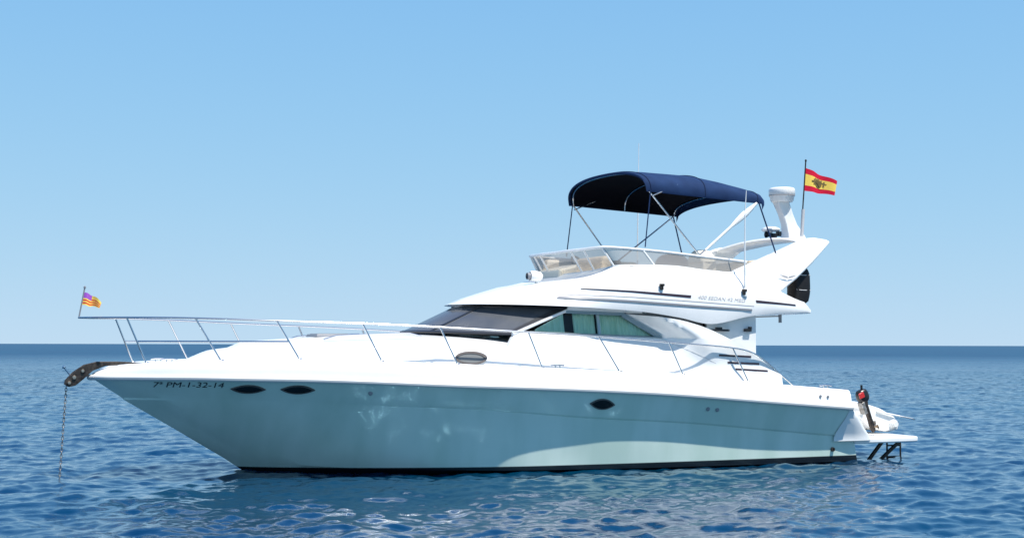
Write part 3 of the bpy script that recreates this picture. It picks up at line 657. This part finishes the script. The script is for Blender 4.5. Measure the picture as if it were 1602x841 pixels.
for u, legs in ((.03, True), (.5, False), (.97, True)):
    pth = [bim(u, v)*np.array((1, .975, 1))-np.array((0, 0, .03)) for v in np.linspace(-1, 1, 33)]
    hp_ = MB()
    hp_.tube(pth if not legs else [hg(-1)+Vector((.03*(u-.5), 0, 0))]+pth+[hg(1)+Vector((.03*(u-.5), 0, 0))], .014, 8)
    hp_.build('bimini_hoop', M['chrome'], can)
for s_ in (1, -1):
    c0, c1 = Vector(bim(0.03, s_)), Vector(bim(.97, s_))
    MB().tube([c0, (4.02, s_*1.46, 3.62)], .010, 6).build('bimini_strap', M['navy'], can)
    MB().tube([c1, (1.47, s_*1.53, 3.56)], .013, 6).build('bimini_strap', M['navy'], can)
    MB().tube([Vector(bim(.03, s_))+Vector((-.03, 0, -.10)), Vector(bim(.27, s_*.86))-Vector((0, 0, .02))], .011, 6).build('bimini_brace', M['chrome'], can)
sl = hg(1)+(Vector(bim(.97, 1))-hg(1))*.1; s2 = hg(1)+(Vector(bim(.97, 1))-hg(1))*.97
MB().tube([sl+(s2-sl)*t for t in np.linspace(0, 1, 9)], [.02, .022, .022, .024, .026, .05, .06, .045, .02], 10).build('strut_sleeve', M['white_tube'], can)

# antennas, searchlight
for s_, zt_ in ((1, 4.6), (-1, 5.86)):
    MB().tube([(2.32, s_*1.84, 2.86), (2.32, s_*1.84, 3.3), (2.31, s_*1.84, 4.2), (2.28, s_*1.84, zt_)], [.016, .014, .010, .006], 8).lathe([(.04, 0), (.04, .1), (.02, .14)], (2.32, s_*1.84, 2.82), seg=12).build('whip_antenna', M['gel'], yacht)
sk = lambda pr: [(r_*.78, h_*.78) for r_, h_ in pr]
sr = MB().lathe(sk([(0, -.16), (.06, -.15), (.10, -.10), (.115, -.02), (.115, .10), (.10, .13), (.085, .13), (.08, .1)]), (5.60, .55, 3.14), 'X', 24).lathe([(.05, 0), (.04, .08), (.055, .14)], (5.57, .55, 2.97), seg=16)
sl_ = sr.build('searchlight', M['gel'], yacht, sharp=50)
MB().lathe(sk([(0, .17), (.05, .168), (.058, .15), (.062, .1)]), (5.60, .55, 3.14), 'X', 24).lathe(sk([(.064, .12), (.074, .12), (.074, .2), (.064, .2)]), (5.60, .55, 3.14), 'X', 24).build('light_lens', M['grey'], sl_)
MB().tube([(2.1, 1.55, 2.50), (1.9, 1.55, 2.485), (1.45, 1.55, 2.50)], .012, 6).box((1.38, 1.5, 2.46), (.04, .04, .14)).build('courtesy_light', M['grey'], fly)

# ------------------------------------------------------------------ rails
RAIL = [(1.42, 1.95, 1.31), (1.75, 1.95, 1.56), (2.1, 1.97, 1.80), (2.36, 2.0, 1.90), (2.67, 2.0, 1.955), (3.2, 2.0, 2.0), (3.89, 2.0, 2.045), (5.16, 1.98, 2.13), (6.38, 1.94, 2.195), (7.82, 1.85, 2.265), (9.01, 1.71, 2.31), (10.25, 1.43, 2.345), (11.36, 1.0, 2.38), (12.1, .60, 2.39), (12.6, .28, 2.39), (12.80, .12, 2.39), (12.89, 0, 2.39)]
rl = spline(RAIL, 90); rl[-1, 1] = 0
full = [tuple(p) for p in rl]+[(x, -y, z) for x, y, z in rl[-2::-1]]
rail = MB().tube(full, .0145, 10).build('bow_rail', M['chrome'], yacht)
def rail_at(x): return np.array([np.interp(x, rl[:, 0], rl[:, i]) for i in range(3)])
for bx, tx_ in ((12.05, 12.27), (11.05, 11.36), (9.95, 10.25), (8.74, 9.01), (7.56, 7.82), (6.16, 6.38), (4.80, 5.16), (3.64, 3.89), (2.37, 2.67)):
    for s_ in (1, -1):
        k = np.array((1, s_, 1)); a, c = toe(bx)*k, rail_at(tx_)*k
        MB().tube([a-np.array((0, 0, .03)), c], .0135, 8).lathe([(.03, -.01), (.035, .006), (.018, .02)], a, seg=12).build('stanchion', M['chrome'], rail)
for s_ in (1, -1):
    pts = []
    for bx, tx_ in ((12.05, 12.27), (11.05, 11.36), (9.95, 10.25)):
        a, c = toe(bx), rail_at(tx_); t = (2.04-a[2])/(c[2]-a[2]); pts.append(a+(c-a)*t)
    pts = spline(pts, 14)
    MB().tube([p*np.array((1, s_, 1)) for p in pts], .012, 8).build('mid_rail', M['chrome'], rail)

# bow roller, windlass, cleats
br = MB()
prof = [(11.9, 1.715), (12.3, 1.735), (12.62, 1.735), (12.80, 1.69), (12.96, 1.58), (13.07, 1.46), (13.08, 1.40), (13.02, 1.36), (12.93, 1.38), (12.82, 1.47), (12.68, 1.60), (12.5, 1.67), (11.9, 1.69)]
for y in (.055, -.055):
    br.prism([(x, y-.012, z) for x, z in prof], [(x, y+.012, z) for x, z in prof])
br.prism([(x, -.05, z) for x, z in prof[:4]+[(12.8, 1.62), (12.5, 1.68), (11.9, 1.69)]], [(x, .05, z) for x, z in prof[:4]+[(12.8, 1.62), (12.5, 1.68), (11.9, 1.69)]])
brl = br.build('bow_roller', M['dark_steel'], yacht, bevel=.005)
for x, z, r_ in ((13.02, 1.42, .03), (12.95, 1.50, .036), (12.83, 1.595, .03)):
    MB().lathe([(0, .09), (r_*.7, .088), (r_, .07), (r_, -.07), (0, -.09)], (x, 0, z), 'Y', 16).build('roller_bolt', M['brass'], brl)
MB().tube([(12.98, .03, 1.5), (13.09, .05, 1.64)], .011, 6).lathe([(0, .03), (.022, .02), (.028, 0), (.02, -.02)], (13.1, .05, 1.655), seg=10).build('locking_pin', M['chrome'], brl)
wd = MB().lathe([(.11, 0), (.11, .05), (.085, .09), (.05, .10), (0, .10)], (11.55, 0, 1.67), seg=20).box((11.7, 0, 1.69), (.16, .12, .07)).build('windlass', M['gel'], yacht, bevel=.01)
for x, y in ((11.62, .42), (11.62, -.42), (5.9, 1.99), (5.9, -1.99), (.75, 1.93), (.75, -1.93)):
    z = zdeck(x)+.03 if abs(y) < 1 else toe(x)[2]
    MB().tube([(x-.12, y, z+.05), (x-.05, y, z+.06), (x+.05, y, z+.06), (x+.12, y, z+.05)], .014, 8).tube([(x-.04, y, z-.01), (x-.04, y, z+.055)], .013, 8).tube([(x+.04, y, z-.01), (x+.04, y, z+.055)], .013, 8).build('mooring_cleat', M['chrome'], yacht)
# fillers on the aft deck side
for x in (.98, .82):
    p = sheer_at(x); MB().lathe([(0, .016), (.02, .014), (.025, 0)], (x, p[1]-.01, p[2]+.16), 'Y', 14).build('deck_filler', M['grey'], deck)

# ------------------------------------------------------------------ swim platform
pf = [(.1, 1.86), (-1.15, 1.84), (-1.34, 1.78), (-1.42, 1.6), (-1.44, .8), (-1.45, 0)]; pf = pf+[(x, -y) for x, y in pf[-2::-1]]
plat = MB().prism([(x, y, .30) for x, y in pf], [(x, y, .395) for x, y in pf]).build('swim_platform', M['gel'], yacht, bevel=.025)
for y in (1.3, -1.3):
    for xa, xb in ((-.98, -.55), (-1.38, -.78)):
        MB().bar((xa+.03, y, .30), (xb, y, -.12), .05, .05, up=(1, 0, 0)).build('platform_bracket', M['dark_steel'], plat)
ld = MB()
for x in (-1.12, -1.42): ld.tube([(x, 1.2, .29), (x, 1.2, -.35)], .016, 8)
for z in (.2, .0, -.2): ld.tube([(-1.12, 1.2, z), (-1.42, 1.2, z)], .014, 8)
ld.build('boarding_ladder', M['dark_steel'], plat)

# ------------------------------------------------------------------ things carried by the yacht
# bag on the flybridge rail
org = (.92, 1.36, 2.60)
bag = thing('padded_bag', 'black rounded bag with pale piping hung at the flybridge aft rail', 'bag', org)
bg_ = MB(); ol = [(.17, .06), (.21, .2), (.22, .5), (.19, .7), (.1, .80), (-.05, .80), (-.14, .7), (-.17, .3), (-.14, .08), (-.05, .02), (.08, .01)]
ol = [(-a*.82+.0, z*.86+.10) for a, z in ol]; ol = [tuple(p) for p in spline(ol+[ol[0]], 40)][:-1]
bg_.loft([[(x*g-.02, y, .4+(z-.4)*g) for x, z in ol] for y, g in ((.14, .75), (.12, .92), (.06, 1.0), (-.10, 1.0), (-.15, .92), (-.17, .75))], close_v=True, cap0=True, cap1=True)
bo = bg_.build('bag_body', M['black'], bag, sharp=60)
for z in (.36, .62):
    xs_ = [x for x, zz in ol if abs(zz-z) < .06]
    MB().tube([(min(xs_)-.022, .05, z), (min(xs_)-.01, .125, z), (0, .146, z), (max(xs_)-.04, .125, z+.01)], .007, 6).build('bag_piping', M['greyl'], bag)

# flags
def flag(name, label, origin, staff, hoist_top, hoist_bot, fly_vec, bands, thick=None, droop=.05):
    t = thing(name, label, 'flag', origin)
    sb = MB()
    if thick: pass
    sb.tube(staff, .011 if not thick else .0125, 8); sb.lathe([(0, .03), (.018, .015), (.018, -.01), (0, -.02)], staff[-1], seg=10)
    st_ = shifted(sb, origin).build('flag_staff', M['grey'] if thick is None else M['dark_steel'], t)
    if thick: shifted(MB().tube(thick[0], thick[1], 12), origin).build('staff_socket', M['greyl'], st_)
    return t
def cloth(parent, origin, pt, u0, u1, v0, v1, m, name, off=0., nu=26, nv=10):
    mb = MB().loft([[pt(u0+(u1-u0)*i/nu, v0+(v1-v0)*j_/nv, off) for j_ in range(nv+1)] for i in range(nu+1)])
    return shifted(mb, origin).build(name, m, parent, sharp=80)
# stern ensign
so_ = (.26, .6, 4.0)
ens = flag('stern_ensign', 'red and yellow striped flag with crest flying above the radar arch', so_, [(.25, .6, 4.42), (.17, .6, 5.36)], 0, 0, 0, 0, thick=([(.27, .6, 3.98), (.235, .6, 4.47)], .032))
def ept(u, v, off):            # u along the fly, v 0 bottom .. 1 top
    h0 = np.array((.215, .6, 4.81)); h1 = np.array((.18, .6, 5.23)); b_ = h0+(h1-h0)*v
    d = np.array((-.60, .10, -.155 if v > .5 else -.155))*u
    d = np.array((-.60+.03*(1-v), .10, -.07-.15*v))*u
    w = np.array((0, .045*math.sin(u*7.5+.6*v), .012*math.sin(u*9+1)*u))*min(1, u*3)
    return b_+d+w+np.array((0, 1, 0))*off
fe = cloth(ens, so_, ept, 0, 1, .25, .75, M['fyel'], 'flag_cloth'); 
for a, c in ((0, .25), (.75, 1)): 
    o_ = cloth(ens, so_, ept, 0, 1, a, c, M['fred'], 'flag_stripe'); o_.parent = fe
em = MB()
def epoly(pts): em.add([ept(u, v, .006) for u, v in pts], [tuple(range(len(pts)))])
epoly([(.33, .62), (.33, .42), (.40, .31), (.47, .28), (.54, .31), (.61, .42), (.61, .62)])
epoly([(.35, .64), (.32, .74), (.41, .70), (.47, .80), (.53, .70), (.62, .74), (.59, .64)])
for u in (.27, .64): epoly([(u, .38), (u, .66), (u+.05, .66), (u+.05, .38)])
epoly([(.22, .47), (.20, .55), (.75, .55), (.73, .47)]); 
o_ = shifted(em, so_).build('flag_emblem', M['fgrey'], fe, weld=False)
# bow flag
bo_ = (12.89, 0, 2.40)
bf = flag('bow_flag', 'small purple yellow and red flag on the bow rail tip', bo_, [(12.89, 0, 2.38), (12.81, 0, 2.84)], 0, 0, 0, 0)
def bpt(u, v, off):
    h0 = np.array((12.853, 0, 2.585)); h1 = np.array((12.823, 0, 2.77)); b_ = h0+(h1-h0)*v
    d = np.array((-.25, .05, -.045-.10*v*u))*u; w = np.array((0, .03*math.sin(u*8+v), .008*math.sin(u*11)))*min(1, u*3)
    return b_+d+w+np.array((0, 1, 0))*off
fb = cloth(bf, bo_, bpt, .5, 1, .78, 1, M['fyel'], 'flag_cloth')
o_ = cloth(bf, bo_, bpt, 0, .5, .55, 1, M['fpur'], 'flag_canton'); o_.parent = fb
for k, (a, c) in enumerate(((.0, .11), (.11, .22), (.22, .33), (.33, .44), (.44, .55))):
    o_ = cloth(bf, bo_, bpt, 0, 1, a, c, M['fyel'] if k % 2 == 0 else M['fred'], 'flag_stripe'); o_.parent = fb
for a, c, m in ((.55, .66, 'fred'), (.66, .78, 'fyel')):
    o_ = cloth(bf, bo_, bpt, .5, 1, a, c, M[m], 'flag_stripe'); o_.parent = fb

# anchor chain: interlocked links from the roller down into the water
co = (13.05, 0, 1.42); chn = MB(); a0, a1 = Vector((13.05, 0, 1.43)), Vector((13.145, 0, -.35)); nl = 40; d = (a1-a0)/nl; dn = d.normalized()
for k in range(nl):
    c = a0+d*(k+.5)+Vector((0, .0, .0)); sd = Vector((0, 1, 0)) if k % 2 else dn.cross(Vector((0, 1, 0))).normalized()
    hl, hw = d.length*.66, .015
    chn.tube([c+dn*hl*math.sin(t)+sd*hw*math.cos(t) for t in np.linspace(0, 2*math.pi, 12, endpoint=False)], .0055, 6, closed=True)
o_ = shifted(chn, co).build('anchor_chain', M['galv'], None, sharp=60); o_.matrix_world = yacht_mw @ Matrix.Translation(Vector(co))
o_['label'] = 'grey galvanised anchor chain hanging from the bow roller into the water'; o_['category'] = 'anchor chain'

# tender lying on its side on the swim platform, outboard motor, paddle
to = (-1.0, .0, .40)
ten = thing('inflatable_dinghy', 'white inflatable dinghy tilted on the swim platform behind the stern', 'dinghy', to)
tb = MB(); r_ = .15
def tubeU(cx, cz):
    return [(cx, .95, cz), (cx, .75, cz), (cx, 0, cz), (cx+.0, -1.0, cz), (cx-.03, -1.4, cz)]
lowc, upc = (-1.54, .56), (-.80, .84)
tb.tube(spline(tubeU(*lowc), 20), [.05, .12]+[r_]*17+[.05], 16); tb.tube(spline(tubeU(*upc), 20), [.05, .11]+[.14]*17+[.05], 16)
tbo = tb.build('dinghy_tube', M['white_tube'], None)
shv = MB(); rws = []
for y in (.86, .84, .4, -.2, -.8, -1.2):
    g = 1 if y < .85 else .93
    rws.append([(-.74, y, .92), (-.95, y, .935), (-1.25, y, .85), (-1.55, y, .70), (-1.69, y, .58), (-1.64, y, .45), (-1.35, y, .43), (-1.02, y, .50), (-.78, y, .70)])
shv.loft(rws, close_v=True, cap0=True, cap1=True)
for mb_o in (tbo,):
    mb_o.data.transform(Matrix.Translation(-Vector(to))); mb_o.parent = ten
shifted(shv, to).build('dinghy_hull', M['white_tube'], ten, bevel=.05, sharp=60)
po = (-1.55, .9, .72)
pd = thing('paddle', 'short white paddle sticking out aft of the dinghy', 'paddle', po)
pb = MB().tube([(-1.15, .88, .80), (-1.66, .9, .705)], .016, 8); shifted(pb, po).build('paddle_shaft', M['white_tube'], pd)
pb = MB().loft([[(x, .9-w, z), (x, .9, z+.012), (x, .9+w, z), (x, .9, z-.012)] for x, z, w in ((-1.63, .712, .02), (-1.72, .695, .07), (-1.93, .655, .08), (-1.99, .64, .05))], close_v=True, cap0=True, cap1=True); shifted(pb, po).build('paddle_blade', M['white_tube'], pd)
oo = (-.55, 1.3, .40)
ob = thing('outboard_motor', 'small black outboard motor with red patch hung beside the stern', 'outboard motor', oo)
ax = Vector((-.25, 0, -.66)).normalized(); rotm = Vector((0, 0, -1)).rotation_difference(ax).to_matrix()
top_c = Vector((-.50, 1.3, 1.12))
cw = MB(); rws = []
for h_, a, b_ in ((.10, .05, .04), (.085, .09, .07), (.03, .115, .085), (-.05, .12, .085), (-.10, .10, .075), (-.13, .07, .06)):
    rws.append([top_c+rotm @ Vector((a*math.copysign(abs(math.cos(t))**.7, math.cos(t)), b_*math.copysign(abs(math.sin(t))**.7, math.sin(t)), h_)) for t in np.linspace(0, 2*math.pi, 20, endpoint=False)])
cw.loft(rws, close_v=True, cap0=True, cap1=True)
shifted(cw, oo).build('engine_cowl', M['blackp'], ob, sharp=60)
rp_ = MB().box(top_c+rotm @ Vector((.07, .08, .02)), (.11, .03, .10), rotm); shifted(rp_, oo).build('red_panel', M['red'], ob, bevel=.01)
tl = MB().tube([top_c+rotm @ Vector((-.02, 0, .08)), top_c+rotm @ Vector((-.05, 0, .17))], .02, 8); shifted(tl, oo).build('carry_handle', M['black'], ob)
lg = MB()
lg.loft([[top_c+rotm @ Vector((a*math.cos(t), b_*math.sin(t), h_)) for t in np.linspace(0, 2*math.pi, 14, endpoint=False)] for h_, a, b_ in ((-.12, .075, .06), (-.22, .05, .05), (-.45, .05, .035), (-.58, .06, .035), (-.66, .05, .04), (-.70, .03, .03))], close_v=True, cap0=True, cap1=True)
shifted(lg, oo).build('motor_leg', M['dark_steel'], ob, sharp=60)
bk = MB().box(top_c+rotm @ Vector((.075, 0, -.22)), (.07, .14, .22), rotm); shifted(bk, oo).build('clamp_bracket', M['galv'], ob, bevel=.01)
prp = MB(); pc = top_c+rotm @ Vector((-.06, 0, -.63)); prp.lathe([(0, -.06), (.03, -.04), (.035, .04), (.0, .06)], pc, 'X', 12)
for k in range(3):
    a = k*2.094; u_ = Vector((0, math.cos(a), math.sin(a))); w_ = Vector((0, -math.sin(a), math.cos(a)))
    prp.add([pc+u_*.03+w_*.015+Vector((.02, 0, 0)), pc+u_*.10+w_*.05+Vector((.02, 0, 0)), pc+u_*.115, pc+u_*.09-w_*.045-Vector((.02, 0, 0)), pc+u_*.03-w_*.02-Vector((.02, 0, 0))], [(0, 1, 2, 3, 4)])
shifted(prp, oo).build('propeller', M['brass'], ob, weld=False)
